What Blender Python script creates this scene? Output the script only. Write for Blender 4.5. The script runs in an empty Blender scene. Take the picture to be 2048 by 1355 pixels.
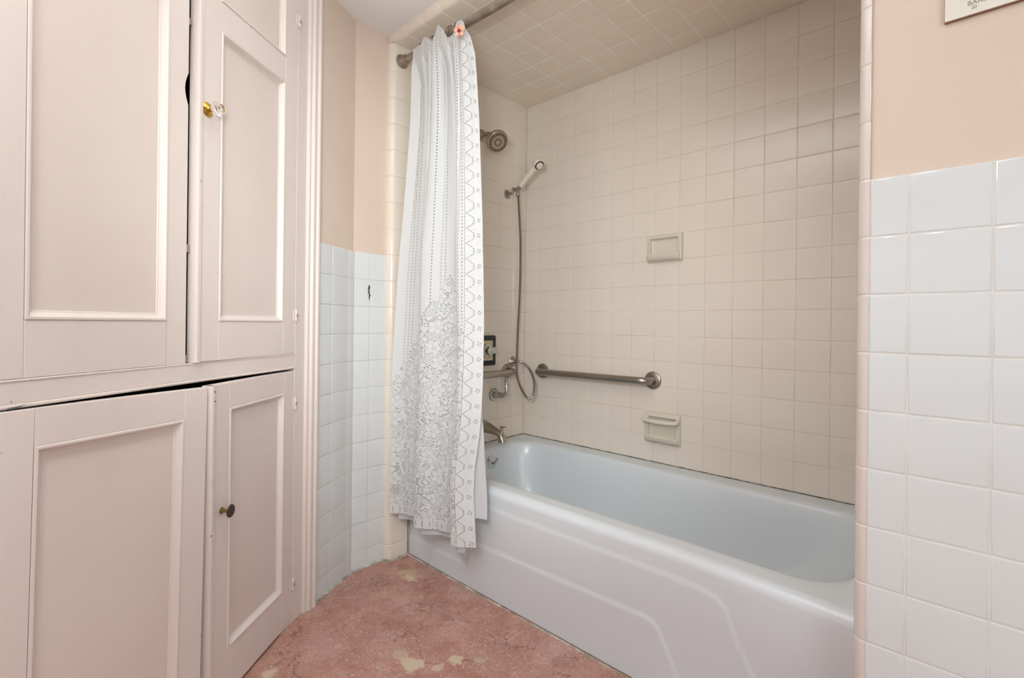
import bpy, math, random
from mathutils import Vector, Matrix
random.seed(7)
U = 0.1095            # one tile pitch in metres; geometry below is laid out in tile units
ZF = 9.65             # floor is 9.65 tiles under the row line called zero
def W(x, y, z): return Vector((x*U, y*U, (z+ZF)*U))
sc = bpy.context.scene
COL = sc.collection
pi = math.pi

# ---------------------------------------------------------------- camera
F = Vector((-0.6808, 0.7325, 0.0)); F.normalize()
Rt = Vector((F.y, -F.x, 0)); Up = Vector((0, 0, 1))
roll = 0.0118
R2 = Rt*math.cos(roll) + Up*math.sin(roll); U2 = -Rt*math.sin(roll) + Up*math.cos(roll)
cam_d = bpy.data.cameras.new('camera'); cam = bpy.data.objects.new('camera', cam_d); COL.objects.link(cam)
m = Matrix.Identity(4)
for i, v in enumerate((R2, U2, -F)):
    m[0][i], m[1][i], m[2][i] = v
m.translation = W(16.039, -18.174, -0.570)
cam.matrix_world = m
cam_d.sensor_width = 36; cam_d.lens = 980.0*36/2048; cam_d.shift_y = -(677.5-647)/2048
cam_d.clip_start = 0.02
sc.camera = cam

# ---------------------------------------------------------------- light
world = bpy.data.worlds.new('world'); sc.world = world; world.use_nodes = True
wn = world.node_tree.nodes['Background']; wn.inputs[0].default_value = (0.86, 0.93, 1, 1); wn.inputs[1].default_value = 1.0
def area(name, loc, direction, sx, sy, power, color, spread=180):
    d = bpy.data.lights.new(name, 'AREA'); d.shape = 'RECTANGLE'; d.size = sx; d.size_y = sy
    d.energy = power; d.color = color; d.spread = math.radians(spread)
    o = bpy.data.objects.new(name, d); COL.objects.link(o); o.location = loc
    o.rotation_euler = Vector(direction).to_track_quat('-Z', 'Y').to_euler(); return o
area('daylight_side_window', W(27.6, -20.5, 1.2), (-1, 0.25, .15), 1.05, 1.15, 14, (.90, .97, 1.0))
def lamp(name, kind, loc, power, radius, color, aim=None, cone=180):
    d = bpy.data.lights.new(name, kind); d.energy = power; d.shadow_soft_size = radius; d.color = color
    o = bpy.data.objects.new(name, d); COL.objects.link(o); o.location = loc
    if aim: d.spot_size = math.radians(cone); d.spot_blend = .9; o.rotation_euler = Vector(aim).to_track_quat('-Z', 'Y').to_euler()
lamp('added_overhead_fill', 'SPOT', W(13.5, -22, 9.0), 36, .13, (.95, .98, 1), (0, 0, -1), 180)  # unseen overhead spot, added to brighten the room from behind the camera
lamp('added_ceiling_bounce', 'SPOT', W(12.0, -17.5, 2.0), 200, .05, (.93, .985, 1), (-.30, .18, .95), 84)  # added uplight without a known source; brightens everything by bounce off the ceiling
lamp('added_alcove_fill', 'SPOT', W(13.5, -18.5, 2.6), 62, .15, (.93, .985, 1), (-.63, .76, -.06), 86)  # made-up fill spot near the camera, lifts the alcove and left walls
sc.view_settings.view_transform = 'Standard'; sc.view_settings.look = 'None'
sc.view_settings.gamma = 1.0; sc.view_settings.use_curve_mapping = False
sc.view_settings.exposure = 0.0

# ---------------------------------------------------------------- material helpers
def srgb(r, g, b):
    f = lambda c: (c/255/12.92) if c/255 <= .04045 else ((c/255+.055)/1.055)**2.4
    return (f(r), f(g), f(b), 1)
class X:
    """tiny node expression: wraps a socket or a number"""
    nt = None
    def __init__(s, v): s.v = v
    @staticmethod
    def op(o, *a, clamp=False):
        n = X.nt.nodes.new('ShaderNodeMath'); n.operation = o; n.use_clamp = clamp
        for i, q in enumerate(a):
            q = q.v if isinstance(q, X) else q
            if isinstance(q, (int, float)): n.inputs[i].default_value = q
            else: X.nt.links.new(q, n.inputs[i])
        return X(n.outputs[0])
    def __add__(s, o): return X.op('ADD', s, o)
    __radd__ = __add__
    def __sub__(s, o): return X.op('SUBTRACT', s, o)
    def __rsub__(s, o): return X.op('SUBTRACT', o, s)
    def __mul__(s, o): return X.op('MULTIPLY', s, o)
    __rmul__ = __mul__
    def __truediv__(s, o): return X.op('DIVIDE', s, o)
    def lt(s, o): return X.op('LESS_THAN', s, o)
    def gt(s, o): return X.op('GREATER_THAN', s, o)
    def abs(s): return X.op('ABSOLUTE', s)
    def frac(s): return X.op('FRACT', s)
    def tri(s, p): return X.op('PINGPONG', s, p)
    def max(s, o): return X.op('MAXIMUM', s, o)
    def min(s, o): return X.op('MINIMUM', s, o)
    def smooth(s, a, b):
        n = X.nt.nodes.new('ShaderNodeMapRange'); n.interpolation_type = 'SMOOTHSTEP'; n.clamp = True
        X.nt.links.new(s.v, n.inputs[0]); n.inputs[1].default_value = a; n.inputs[2].default_value = b
        return X(n.outputs[0])
def newmat(name):
    mt = bpy.data.materials.new(name); mt.use_nodes = True
    nt = mt.node_tree; X.nt = nt
    return mt, nt, nt.nodes['Principled BSDF']
def setp(b, color=None, rough=None, metal=None, **k):
    if color: b.inputs['Base Color'].default_value = color
    if rough is not None: b.inputs['Roughness'].default_value = rough
    if metal is not None: b.inputs['Metallic'].default_value = metal
    for n, v in k.items(): b.inputs[n.replace('_', ' ')].default_value = v
def coords(nt, kind='Object'):
    return nt.nodes.new('ShaderNodeTexCoord').outputs[kind]
def mapping(nt, vec, scale=(1, 1, 1), loc=(0, 0, 0)):
    n = nt.nodes.new('ShaderNodeMapping'); nt.links.new(vec, n.inputs[0])
    n.inputs['Scale'].default_value = scale; n.inputs['Location'].default_value = loc; return n.outputs[0]
def noise(nt, vec, scale, detail=3, rough=.5, dist=0):
    n = nt.nodes.new('ShaderNodeTexNoise'); nt.links.new(vec, n.inputs['Vector'])
    n.inputs['Scale'].default_value = scale; n.inputs['Detail'].default_value = detail
    n.inputs['Roughness'].default_value = rough; n.inputs['Distortion'].default_value = dist
    return n
def mix(nt, fac, a, b):
    n = nt.nodes.new('ShaderNodeMix'); n.data_type = 'RGBA'
    for q, i in ((fac, 0), (a, 6), (b, 7)):
        q = q.v if isinstance(q, X) else q
        if isinstance(q, (int, float)): n.inputs[i].default_value = q
        elif isinstance(q, tuple): n.inputs[i].default_value = q
        else: nt.links.new(q, n.inputs[i])
    return n.outputs[2]
def bump(nt, b, height, strength, dist=.001):
    n = nt.nodes.new('ShaderNodeBump'); n.inputs['Strength'].default_value = strength
    n.inputs['Distance'].default_value = dist
    nt.links.new(height.v if isinstance(height, X) else height, n.inputs['Height'])
    nt.links.new(n.outputs[0], b.inputs['Normal'])

def simple(name, color, rough=.5, metal=0, nscale=0, nstr=0, var=None, vscale=6, **k):
    mt, nt, b = newmat(name); setp(b, color, rough, metal, **k)
    c = coords(nt)
    if nscale: bump(nt, b, noise(nt, c, nscale, 3).outputs[0], nstr)
    if var:
        f = noise(nt, c, vscale, 4).outputs[0]
        nt.links.new(mix(nt, X(f).smooth(.35, .65), color, var), b.inputs['Base Color'])
    return mt
def paint(name, c1, c2, rough, chips=.0):
    """brushed gloss paint with faint mottling, tiny dings"""
    mt, nt, b = newmat(name); setp(b, c1, rough)
    c = coords(nt)
    f = noise(nt, mapping(nt, c, (1, 1, .35)), 5, 4).outputs[0]
    col = mix(nt, X(f).smooth(.3, .7), c1, c2)
    if chips:
        n1 = X(noise(nt, c, 90, 2).outputs[0]); n2 = X(noise(nt, c, 11, 1).outputs[0])
        col = mix(nt, n1.gt(chips)*n2.gt(.56), col, srgb(150, 130, 120))
    nt.links.new(col, b.inputs['Base Color'])
    h = X(noise(nt, mapping(nt, c, (60, 60, 7)), 6, 3).outputs[0])*.5 + X(noise(nt, c, 18, 3).outputs[0])*1.5
    bump(nt, b, h, .35, .0012)
    return mt
M = {}
M['cream_tile'] = simple('cream_glazed_tile', srgb(227, 215, 201), .2, 0, 9, .10, srgb(229, 218, 204), 2.5)
M['white_tile'] = simple('white_glazed_tile', srgb(221, 223, 222), .12, 0, 9, .10, srgb(218, 220, 219), 2.5)
M['ceil_tile'] = simple('cream_ceiling_tile', srgb(236, 221, 203), .3, 0, 9, .10, srgb(237, 223, 206), 2.5)
M['pink_tile'] = simple('pinkish_trim_tile', srgb(221, 209, 201), .13, 0, 9, .1)
M['grout'] = simple('cream_grout', srgb(222, 212, 196), .9, 0, 300, .5, srgb(206, 195, 178), 9)
M['light_grout'] = simple('pale_grout', srgb(252, 248, 242), .9, 0, 300, .4, srgb(240, 232, 220), 8)
M['bed_grout'] = simple('whitish_grout', srgb(228, 224, 218), .85, 0, 300, .4, srgb(220, 214, 206), 10)
M['white_grout'] = simple('white_grout', srgb(205, 202, 197), .85, 0, 300, .4, srgb(192, 188, 182), 10)
M['plaster'] = simple('peach_plaster', srgb(222, 202, 186), .6, 0, 60, .12, srgb(219, 198, 181), 3)
M['ceiling'] = simple('white_plaster', srgb(234, 231, 229), .8, 0, 80, .1)
M['cab'] = paint('pale_pink_gloss_paint', srgb(225, 212, 204), srgb(221, 207, 199), .45, .74)
M['cab_panel'] = paint('pale_pink_panel_paint', srgb(221, 206, 197), srgb(218, 202, 193), .42)
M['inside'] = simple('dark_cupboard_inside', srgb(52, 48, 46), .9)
M['enamel'] = simple('white_bath_enamel', srgb(215, 219, 222), .26, 0, 5, .06)
M['chrome'] = simple('chrome', srgb(190, 190, 186), .14, 1)
M['nickel'] = simple('brushed_nickel', srgb(176, 164, 148), .28, 1, 120, .1)
M['steel'] = simple('brushed_steel', srgb(166, 158, 149), .30, 1, 120, .1)
M['rod'] = simple('worn_aluminium', srgb(188, 178, 167), .42, 1, 60, .3, srgb(160, 150, 138), 14)
M['cream_plastic'] = simple('cream_plastic', srgb(226, 219, 200), .3)
M['beige_plastic'] = simple('beige_dial', srgb(206, 190, 160), .3)
M['ceramic'] = simple('cream_ceramic', srgb(216, 207, 190), .15)
M['black'] = simple('black_gloss', srgb(18, 17, 17), .2)
M['dark'] = simple('dark_rubber', srgb(30, 22, 18), .6)
M['brass'] = simple('polished_brass', srgb(205, 160, 75), .18, 1)
M['bronze'] = simple('aged_bronze', srgb(92, 80, 66), .35, 1, 90, .3)
M['old_brass'] = simple('aged_brass_stem', srgb(150, 134, 88), .35, 1)
M['brown'] = simple('brown_sign_edge', srgb(140, 96, 66), .6)
M['sign'] = simple('ivory_sign_face', srgb(226, 220, 203), .45, 0, 0, 0, srgb(229, 224, 214), 14)
M['ink'] = simple('olive_ink', srgb(150, 146, 112), .7)
M['ring'] = simple('tarnished_ring_metal', srgb(110, 92, 74), .35, 1)
M['petal'] = simple('salmon_petal', srgb(240, 172, 140), .5, 0, 0, 0, srgb(246, 205, 182), 60)
M['petal_heart'] = simple('dark_red_heart', srgb(120, 44, 28), .5)
M['caulk'] = simple('dirty_caulk', srgb(205, 201, 192), .8, 0, 200, .8, srgb(150, 143, 128), 22)
M['seam'] = simple('dark_seam', srgb(72, 64, 54), .9, 0, 0, 0, srgb(120, 108, 92), 8)
M['wood'] = simple('bare_plaster_hole', srgb(58, 48, 40), .9)
M['bare'] = simple('old_blue_grey_undercoat', srgb(104, 116, 122), .6)
mt, nt, b = newmat('cut_glass'); setp(b, (1, 1, 1, 1), .02, 0, IOR=1.5); b.inputs['Transmission Weight'].default_value = 1; M['glass'] = mt

# red fossil marble
mt, nt, b = newmat('red_fossil_marble'); M['marble'] = mt
setp(b, srgb(186, 124, 108), .42)
c = coords(nt)
fine = X(noise(nt, c, 60, 8, .75).outputs[0]); mid = X(noise(nt, c, 9, 6, .65, .6).outputs[0]); big = X(noise(nt, mapping(nt, c, (1, 1, 1), (3, 1, 0)), 3.2, 3, .5).outputs[0])
col = mix(nt, mid.smooth(.36, .64), srgb(174, 124, 110), srgb(192, 147, 132))
col = mix(nt, fine.smooth(.42, .72)*.55, col, srgb(150, 106, 95))
col = mix(nt, big.smooth(.55, .68)*.5, col, srgb(196, 156, 148))
# fossil curls: thin rings of a distorted noise, only in places
curl = X(noise(nt, c, 34, 2, .5, 2.2).outputs[0]); where = X(noise(nt, c, 13, 2).outputs[0])
col = mix(nt, ((curl-.56).abs().lt(.010))*where.smooth(.44, .58)*.85, col, srgb(228, 196, 180))
flecks = X(noise(nt, c, 150, 1, .5, 1.5).outputs[0])
col = mix(nt, flecks.gt(.665)*.8, col, srgb(226, 196, 182))
# dark hairline cracks
vd = nt.nodes.new('ShaderNodeVectorMath'); vd.operation = 'ADD'; nt.links.new(c, vd.inputs[0])
nz = noise(nt, c, 7, 5, .7); sc_ = nt.nodes.new('ShaderNodeVectorMath'); sc_.operation = 'SCALE'; nt.links.new(nz.outputs['Color'], sc_.inputs[0]); sc_.inputs['Scale'].default_value = .22
nt.links.new(sc_.outputs[0], vd.inputs[1])
vo = nt.nodes.new('ShaderNodeTexVoronoi'); vo.feature = 'DISTANCE_TO_EDGE'; vo.inputs['Scale'].default_value = 5.2; nt.links.new(vd.outputs[0], vo.inputs['Vector'])
w2 = X(noise(nt, c, 6, 2).outputs[0])
col = mix(nt, X(vo.outputs['Distance']).lt(.008)*w2.smooth(.40, .54)*.85, col, srgb(104, 72, 66))
# pale worn stains with shapes of their own (the ones the floor really has), plus small ones
sx = nt.nodes.new('ShaderNodeSeparateXYZ'); nt.links.new(c, sx.inputs[0]); px, py = X(sx.outputs[0]), X(sx.outputs[1])
sn = X(noise(nt, c, 26, 6, .7).outputs[0])
def stain(x, y, a, bb, soft, colr, amt, colin):
    dx = (px-x*U)/(a*U); dy = (py-y*U)/(bb*U)
    d = X.op('SQRT', dx*dx+dy*dy) + (sn-.5)*3.2
    return mix(nt, (1-d.smooth(1-soft, 1.0))*amt, colin, colr)
ST = [(1.35,-7.65,.75,.33,.4,(196,170,138),.85),(1.55,-7.85,.45,.2,.5,(222,206,176),.6),(5.30,-10.35,.34,.28,.25,(208,190,166),.92),(4.75,-10.35,.30,.25,.4,(202,180,158),.6),
      (6.05,-9.45,.22,.2,.3,(214,196,166),.85),(6.5,-9.0,.2,.2,.5,(206,184,160),.6),(8.1,-7.6,.28,.3,.5,(164,128,118),.7),(2.95,-13.1,.2,.2,.3,(206,188,166),.9),
      (.75,-7.5,.35,.3,.6,(160,110,88),.7),(4.3,-8.4,.4,.25,.6,(150,118,110),.6),(2.6,-8.9,.5,.4,.7,(202,158,150),.7),(5.9,-10.0,.15,.2,.4,(210,186,164),.8),(3.1,-9.0,.35,.2,.6,(208,170,160),.6)]
for x, y, a, bb, so, cc, am in ST: col = stain(x, y, a, bb, so, srgb(*cc), am, col)
nt.links.new(col, b.inputs['Base Color']); bump(nt, b, fine, .25, .0008)

# lace cloth: white weave with drawn-thread lines, an eyelet hem, a zigzag border and a flowered lower part
mt, nt, b = newmat('white_lace'); M['lace'] = mt
setp(b, srgb(220, 221, 221), .75); b.inputs['Sheen Weight'].default_value = .2
uvn = nt.nodes.new('ShaderNodeUVMap'); uvn.uv_map = 'cloth'
sp = nt.nodes.new('ShaderNodeSeparateXYZ'); nt.links.new(uvn.outputs[0], sp.inputs[0]); u_, v_ = X(sp.outputs[0]), X(sp.outputs[1])
dots = (v_*9).frac().lt(.45)
hole = None
for s in (.07, .105, .135, .255, .285, .335, .38, .455, .52, .56, .655, .69, .735, .775, .835, .868):
    l = (u_-s).abs().lt(.0036)*dots
    hole = l if hole is None else hole.max(l)
body = u_.lt(.885)
# zigzag border
zz = ((v_*2.05).frac()-.5).abs()
zig = ((u_-(.932-(zz.max(.17)-.17)*.125)).abs()).lt(.0050)*((v_*18).frac().lt(.62))
dd = ((v_*2.05+.0).frac()-.5)/2.05; du_ = (u_-.968)*4.8
rr = X.op('SQRT', du_*du_+dd*dd)
four = (rr-.050).abs().lt(.024)*(X.op('SINE', X.op('ARCTAN2', dd, du_)*4).gt(-.1))
line = (u_-.884).abs().lt(.003)*((v_*14).frac().lt(.5))
# the open flowered ground at the bottom
edge = 1.1 - ((u_-.60).abs())*7.0; edge2 = -1.0 - ((u_-.19).abs())*9.0; edge3 = -1.4-((u_-.42).abs())*9
low = v_.lt(-3.0).max(v_.lt(edge)).max(v_.lt(edge2)).max(v_.lt(edge3))*v_.gt(-7.30)*body
cm = nt.nodes.new('ShaderNodeCombineXYZ'); nt.links.new((u_*4.6).v, cm.inputs[0]); nt.links.new(v_.v, cm.inputs[1])
vor = nt.nodes.new('ShaderNodeTexVoronoi'); vor.inputs['Scale'].default_value = 1.35; vor.inputs['Randomness'].default_value = .55; nt.links.new(cm.outputs[0], vor.inputs['Vector'])
sub = nt.nodes.new('ShaderNodeVectorMath'); sub.operation = 'SUBTRACT'; nt.links.new(cm.outputs[0], sub.inputs[0]); nt.links.new(vor.outputs['Position'], sub.inputs[1])
sq = nt.nodes.new('ShaderNodeSeparateXYZ'); nt.links.new(sub.outputs[0], sq.inputs[0]); qx, qy = X(sq.outputs[0]), X(sq.outputs[1])
rad = X.op('SQRT', qx*qx+qy*qy); th = X.op('ARCTAN2', qy, qx)
pet = X.op('ABSOLUTE', X.op('COSINE', th*2.5))
prad = .12 + pet*.15
flower = rad.lt(prad)
pl = ((rad-prad).abs().lt(.014).max((rad-.05).abs().lt(.012)).max((pet.lt(.07))*rad.lt(prad)))*((th*9+rad*40).frac().lt(.6))
wv = nt.nodes.new('ShaderNodeTexNoise'); nt.links.new(cm.outputs[0], wv.inputs['Vector']); wv.inputs['Scale'].default_value = 2.2; wv.inputs['Detail'].default_value = 0; wv.inputs['Distortion'].default_value = 1.2
worm = (((X(wv.outputs[0])*7).frac()-.5).abs()).gt(.27)*((v_*11+u_*40).frac().lt(.66))
ground = low*(pl.max((1-flower)*worm))
hemx = u_*21
eye = (((hemx.frac()-.5)*.7)*((hemx.frac()-.5)*.7)*30 + (v_+7.50)*(v_+7.50)*9).lt(.085)*v_.lt(-7.3)*body
hole = (hole*body*(1-low)).max(zig).max(four).max(line).max(ground).max(eye)
tr = nt.nodes.new('ShaderNodeBsdfTransparent')
tl = nt.nodes.new('ShaderNodeBsdfTranslucent'); tl.inputs[0].default_value = srgb(240, 238, 232)
ms0 = nt.nodes.new('ShaderNodeMixShader'); ms0.inputs[0].default_value = .22
nt.links.new(b.outputs[0], ms0.inputs[1]); nt.links.new(tl.outputs[0], ms0.inputs[2])
ms = nt.nodes.new('ShaderNodeMixShader'); nt.links.new((hole*.8).v, ms.inputs[0]); nt.links.new(ms0.outputs[0], ms.inputs[1]); nt.links.new(tr.outputs[0], ms.inputs[2])
nt.links.new(ms.outputs[0], nt.nodes['Material Output'].inputs['Surface'])
bump(nt, b, noise(nt, coords(nt), 420, 2).outputs[0], .25, .0006)
mt, nt, b = newmat('white_liner_cloth'); M['liner'] = mt
setp(b, srgb(216, 217, 218), .6)
tl = nt.nodes.new('ShaderNodeBsdfTranslucent'); tl.inputs[0].default_value = srgb(216, 217, 218)
ms0 = nt.nodes.new('ShaderNodeMixShader'); ms0.inputs[0].default_value = .25
nt.links.new(b.outputs[0], ms0.inputs[1]); nt.links.new(tl.outputs[0], ms0.inputs[2]); nt.links.new(ms0.outputs[0], nt.nodes['Material Output'].inputs['Surface'])

# ---------------------------------------------------------------- mesh helpers
class MB:
    def __init__(s): s.v = []; s.f = []; s.mi = []; s.sm = []
    def add(s, vs, fs, mi=0, smooth=True):
        n = len(s.v); s.v += [tuple(q) for q in vs]; s.f += [tuple(i+n for i in f) for f in fs]
        s.mi += [mi]*len(fs); s.sm += [smooth]*len(fs)
    def box(s, a, b, mi=0, bev=0.0):
        (x0, y0, z0), (x1, y1, z1) = [tuple(min(a[i], b[i]) for i in range(3)), tuple(max(a[i], b[i]) for i in range(3))]
        e = min(bev, (x1-x0)*.45, (y1-y0)*.45, (z1-z0)*.45)
        if e <= 0:
            vs = [(x, y, z) for x in (x0, x1) for y in (y0, y1) for z in (z0, z1)]
            s.add(vs, [(0, 1, 3, 2), (4, 6, 7, 5), (0, 4, 5, 1), (2, 3, 7, 6), (0, 2, 6, 4), (1, 5, 7, 3)], mi, False); return
        # chamfered box
        vs = []; idx = {}
        for ix, x in enumerate((x0, x1)):
            for iy, y in enumerate((y0, y1)):
                for iz, z in enumerate((z0, z1)):
                    sx, sy, sz = (1, -1)[ix], (1, -1)[iy], (1, -1)[iz]
                    for ax in range(3):
                        p = [x, y, z]; d = [sx*e, sy*e, sz*e]
                        for k in range(3):
                            if k != ax: p[k] += d[k]
                        idx[(ix, iy, iz, ax)] = len(vs); vs.append(tuple(p))
        fs = []
        for ix in (0, 1): fs.append([idx[(ix, a, b, 0)] for a, b in ((0, 0), (0, 1), (1, 1), (1, 0))])
        for iy in (0, 1): fs.append([idx[(a, iy, b, 1)] for a, b in ((0, 0), (0, 1), (1, 1), (1, 0))])
        for iz in (0, 1): fs.append([idx[(a, b, iz, 2)] for a, b in ((0, 0), (0, 1), (1, 1), (1, 0))])
        for a in (0, 1):
            for b_ in (0, 1):
                fs.append([idx[(0, a, b_, 1)], idx[(1, a, b_, 1)], idx[(1, a, b_, 2)], idx[(0, a, b_, 2)]])
                fs.append([idx[(a, 0, b_, 0)], idx[(a, 1, b_, 0)], idx[(a, 1, b_, 2)], idx[(a, 0, b_, 2)]])
                fs.append([idx[(a, b_, 0, 0)], idx[(a, b_, 1, 0)], idx[(a, b_, 1, 1)], idx[(a, b_, 0, 1)]])
        for a in (0, 1):
            for b_ in (0, 1):
                for c_ in (0, 1): fs.append([idx[(a, b_, c_, k)] for k in range(3)])
        s.add(vs, fs, mi, False)
    def tube(s, pts, r, seg=20, mi=0, caps=True, closed=False):
        pts = [Vector(p) for p in pts]; n = len(pts)
        rs = r if isinstance(r, (list, tuple)) else [r]*n
        t0 = (pts[1]-pts[0]).normalized(); ref = Vector((0, 0, 1)) if abs(t0.z) < .9 else Vector((0, 1, 0))
        nx = t0.cross(ref).normalized(); vs = []
        for i, p in enumerate(pts):
            if closed: t = (pts[(i+1) % n]-pts[i-1]).normalized()
            else: t = (pts[min(i+1, n-1)]-pts[max(i-1, 0)]).normalized()
            nx = (nx - t*nx.dot(t)).normalized(); ny = t.cross(nx)
            for k in range(seg):
                a = 2*pi*k/seg; vs.append(p+(nx*math.cos(a)+ny*math.sin(a))*rs[i])
        fs = []
        for i in range(n if closed else n-1):
            j = (i+1) % n
            for k in range(seg):
                l = (k+1) % seg; fs.append((i*seg+k, i*seg+l, j*seg+l, j*seg+k))
        if caps and not closed:
            fs.append(tuple(range(seg))[::-1]); fs.append(tuple((n-1)*seg+k for k in range(seg)))
        s.add(vs, fs, mi)
    def lathe(s, prof, origin, axis, seg=32, mi=0, flat=False, scale2=None, updir=None):
        """prof: (radius, distance along axis)"""
        ax = Vector(axis).normalized(); ref = Vector(updir) if updir else (Vector((0, 0, 1)) if abs(ax.z) < .9 else Vector((0, 1, 0)))
        a1 = ax.cross(ref).normalized(); a2 = a1.cross(ax); o = Vector(origin); vs = []
        for r, d in prof:
            for k in range(seg):
                t = 2*pi*k/seg; q = a1*math.cos(t)*r*(scale2 or 1)+a2*math.sin(t)*r
                vs.append(o+ax*d+q)
        fs = []
        for i in range(len(prof)-1):
            for k in range(seg):
                l = (k+1) % seg; fs.append((i*seg+k, i*seg+l, (i+1)*seg+l, (i+1)*seg+k))
        if prof[0][0] > 1e-6: fs.append(tuple(range(seg))[::-1])
        if prof[-1][0] > 1e-6: fs.append(tuple((len(prof)-1)*seg+k for k in range(seg)))
        s.add(vs, fs, mi, not flat)
    def grid(s, P, mi=0, smooth=True):
        h, w = len(P), len(P[0]); vs = [p for r in P for p in r]
        s.add(vs, [(i*w+j, i*w+j+1, (i+1)*w+j+1, (i+1)*w+j) for i in range(h-1) for j in range(w-1)], mi, smooth)
    def prism(s, poly, axis_from, axis_to, mi=0):
        """poly: list of 3D points; extruded by axis_to-axis_from"""
        d = Vector(axis_to)-Vector(axis_from); n = len(poly)
        vs = [Vector(p) for p in poly]+[Vector(p)+d for p in poly]
        s.add(vs, [tuple(range(n))[::-1], tuple(range(n, 2*n))]+[(i, (i+1) % n, n+(i+1) % n, n+i) for i in range(n)], mi, False)
    def build(s, name, mats, parent=None, loc=None, bevel=0, autosmooth=True, matrix=None):
        me = bpy.data.meshes.new(name); me.from_pydata(s.v, [], s.f)
        for mm in (mats if isinstance(mats, (list, tuple)) else [mats]): me.materials.append(mm)
        me.polygons.foreach_set('material_index', s.mi); me.polygons.foreach_set('use_smooth', s.sm)
        me.validate(); me.update()
        import bmesh
        bm = bmesh.new(); bm.from_mesh(me); bmesh.ops.recalc_face_normals(bm, faces=bm.faces); bm.to_mesh(me); bm.free()
        if autosmooth:
            try: me.set_sharp_from_angle(angle=math.radians(32))
            except Exception: pass
        o = bpy.data.objects.new(name, me); COL.objects.link(o)
        if parent: o.parent = parent
        if loc: o.location = loc
        if matrix: o.matrix_basis = matrix
        if bevel:
            bv = o.modifiers.new('bevel', 'BEVEL'); bv.width = bevel; bv.segments = 2; bv.limit_method = 'ANGLE'; bv.angle_limit = math.radians(50)
        return o
def thing(name, label, cat, loc=(0, 0, 0), group=None, matrix=None):
    o = bpy.data.objects.new(name, None); COL.objects.link(o); o.location = loc; o.empty_display_size = .05
    if matrix: o.matrix_basis = matrix
    o['label'] = label; o['category'] = cat
    if group: o['group'] = group
    return o
def tag(o, label, cat, group=None):
    o['label'] = label; o['category'] = cat
    if group: o['group'] = group
    return o
def struct(o): o['kind'] = 'structure'; return o
def smoothpts(pts, n=8):
    """Catmull-Rom through pts"""
    P = [Vector(p) for p in pts]; P = [P[0]*2-P[1]]+P+[P[-1]*2-P[-2]]; out = []
    for i in range(1, len(P)-2):
        for k in range(n):
            t = k/n; a, b_, c_, d = P[i-1:i+3]
            out.append(.5*((2*b_)+(c_-a)*t+(2*a-5*b_+4*c_-d)*t*t+(3*b_-a-3*c_+d)*t**3))
    out.append(P[-2]); return out

def tiles(mb, f, us, vs, nrm, gap=.0017, depth=.0013, mi=0, tilt=.00022):
    """f(u, v) -> world point on the face plane; nrm outward normal; one pillowed tile per cell"""
    n = Vector(nrm)
    rings = ((0, -depth), (.0007, -depth*.35), (.0018, -.00010), (.0035, 0))
    for i in range(len(us)-1):
        for j in range(len(vs)-1):
            u0, u1, v0, v1 = us[i], us[i+1], vs[j], vs[j+1]
            V = []
            tl_ = [random.uniform(-tilt, tilt) for _ in range(4)]
            for e, d in rings:
                g = gap/2+e
                for k, (a, b_) in enumerate(((u0+g/U, v0+g/U), (u1-g/U, v0+g/U), (u1-g/U, v1-g/U), (u0+g/U, v1-g/U))):
                    V.append(f(a, b_)+n*(d+tl_[k]))
            F_ = [(12, 13, 14, 15)]
            for r in range(3):
                for k in range(4):
                    l = (k+1) % 4; F_.append((r*4+k, r*4+l, (r+1)*4+l, (r+1)*4+k))
            mb.add(V, F_, mi)
def quad(mb, pts, mi=0): mb.add(pts, [(0, 1, 2, 3)], mi, False)
def trim_tiles(mb, prof, lines, along, mi=0, gap=.0017, depth=.0012):
    """rounded edge tiles: prof = [(point, normal)] cross-section at along=0; along unit vector"""
    al = Vector(along)
    for a, b_ in zip(lines[:-1], lines[1:]):
        ends = [(a*U+gap/2, -depth), (a*U+gap/2+.0007, -depth*.35), (a*U+gap/2+.0018, -.0001), (a*U+gap/2+.0035, 0), (b_*U-gap/2-.0035, 0), (b_*U-gap/2-.0018, -.0001), (b_*U-gap/2-.0007, -depth*.35), (b_*U-gap/2, -depth)]
        mb.grid([[p+n*d+al*t for (p, n) in prof] for t, d in ends], mi)

def trim_core(prof, a, b_, along, mat, parent, d=-.0013):
    mb = MB(); al = Vector(along)
    mb.grid([[p+n*d+al*(t*U) for (p, n) in prof] for t in (a, b_)]); return mb.build('grout_core', mat, parent)
# ---------------------------------------------------------------- the room shell
XL = 14.60; YF = -7.75; CZ = 10.07; RZ = 10.36
zs = list(range(-6, 10))+[CZ]
def slab(name, mat, pts, z0, z1, parent=None):
    """vertical wall slab: pts = footprint polygon in tile units"""
    mb = MB(); n = len(pts); mb.prism([W(x, y, z0) for x, y in pts], (0, 0, 0), (0, 0, (z1-z0)*U))
    return mb.build(name, mat, parent)
# alcove back wall
wb = struct(slab('wall_back', M['grout'], [(-.6, .0+.012), (XL+1, .012), (XL+1, 1.2), (-.6, 1.2)], -ZF, CZ+.5))
mb = MB(); tiles(mb, lambda u, v: W(u, 0, v), [0]+[.883+i for i in range(13)]+[13.883, XL], zs, (0, -1, 0)); mb.build('tile_panel', M['cream_tile'], wb)
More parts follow.
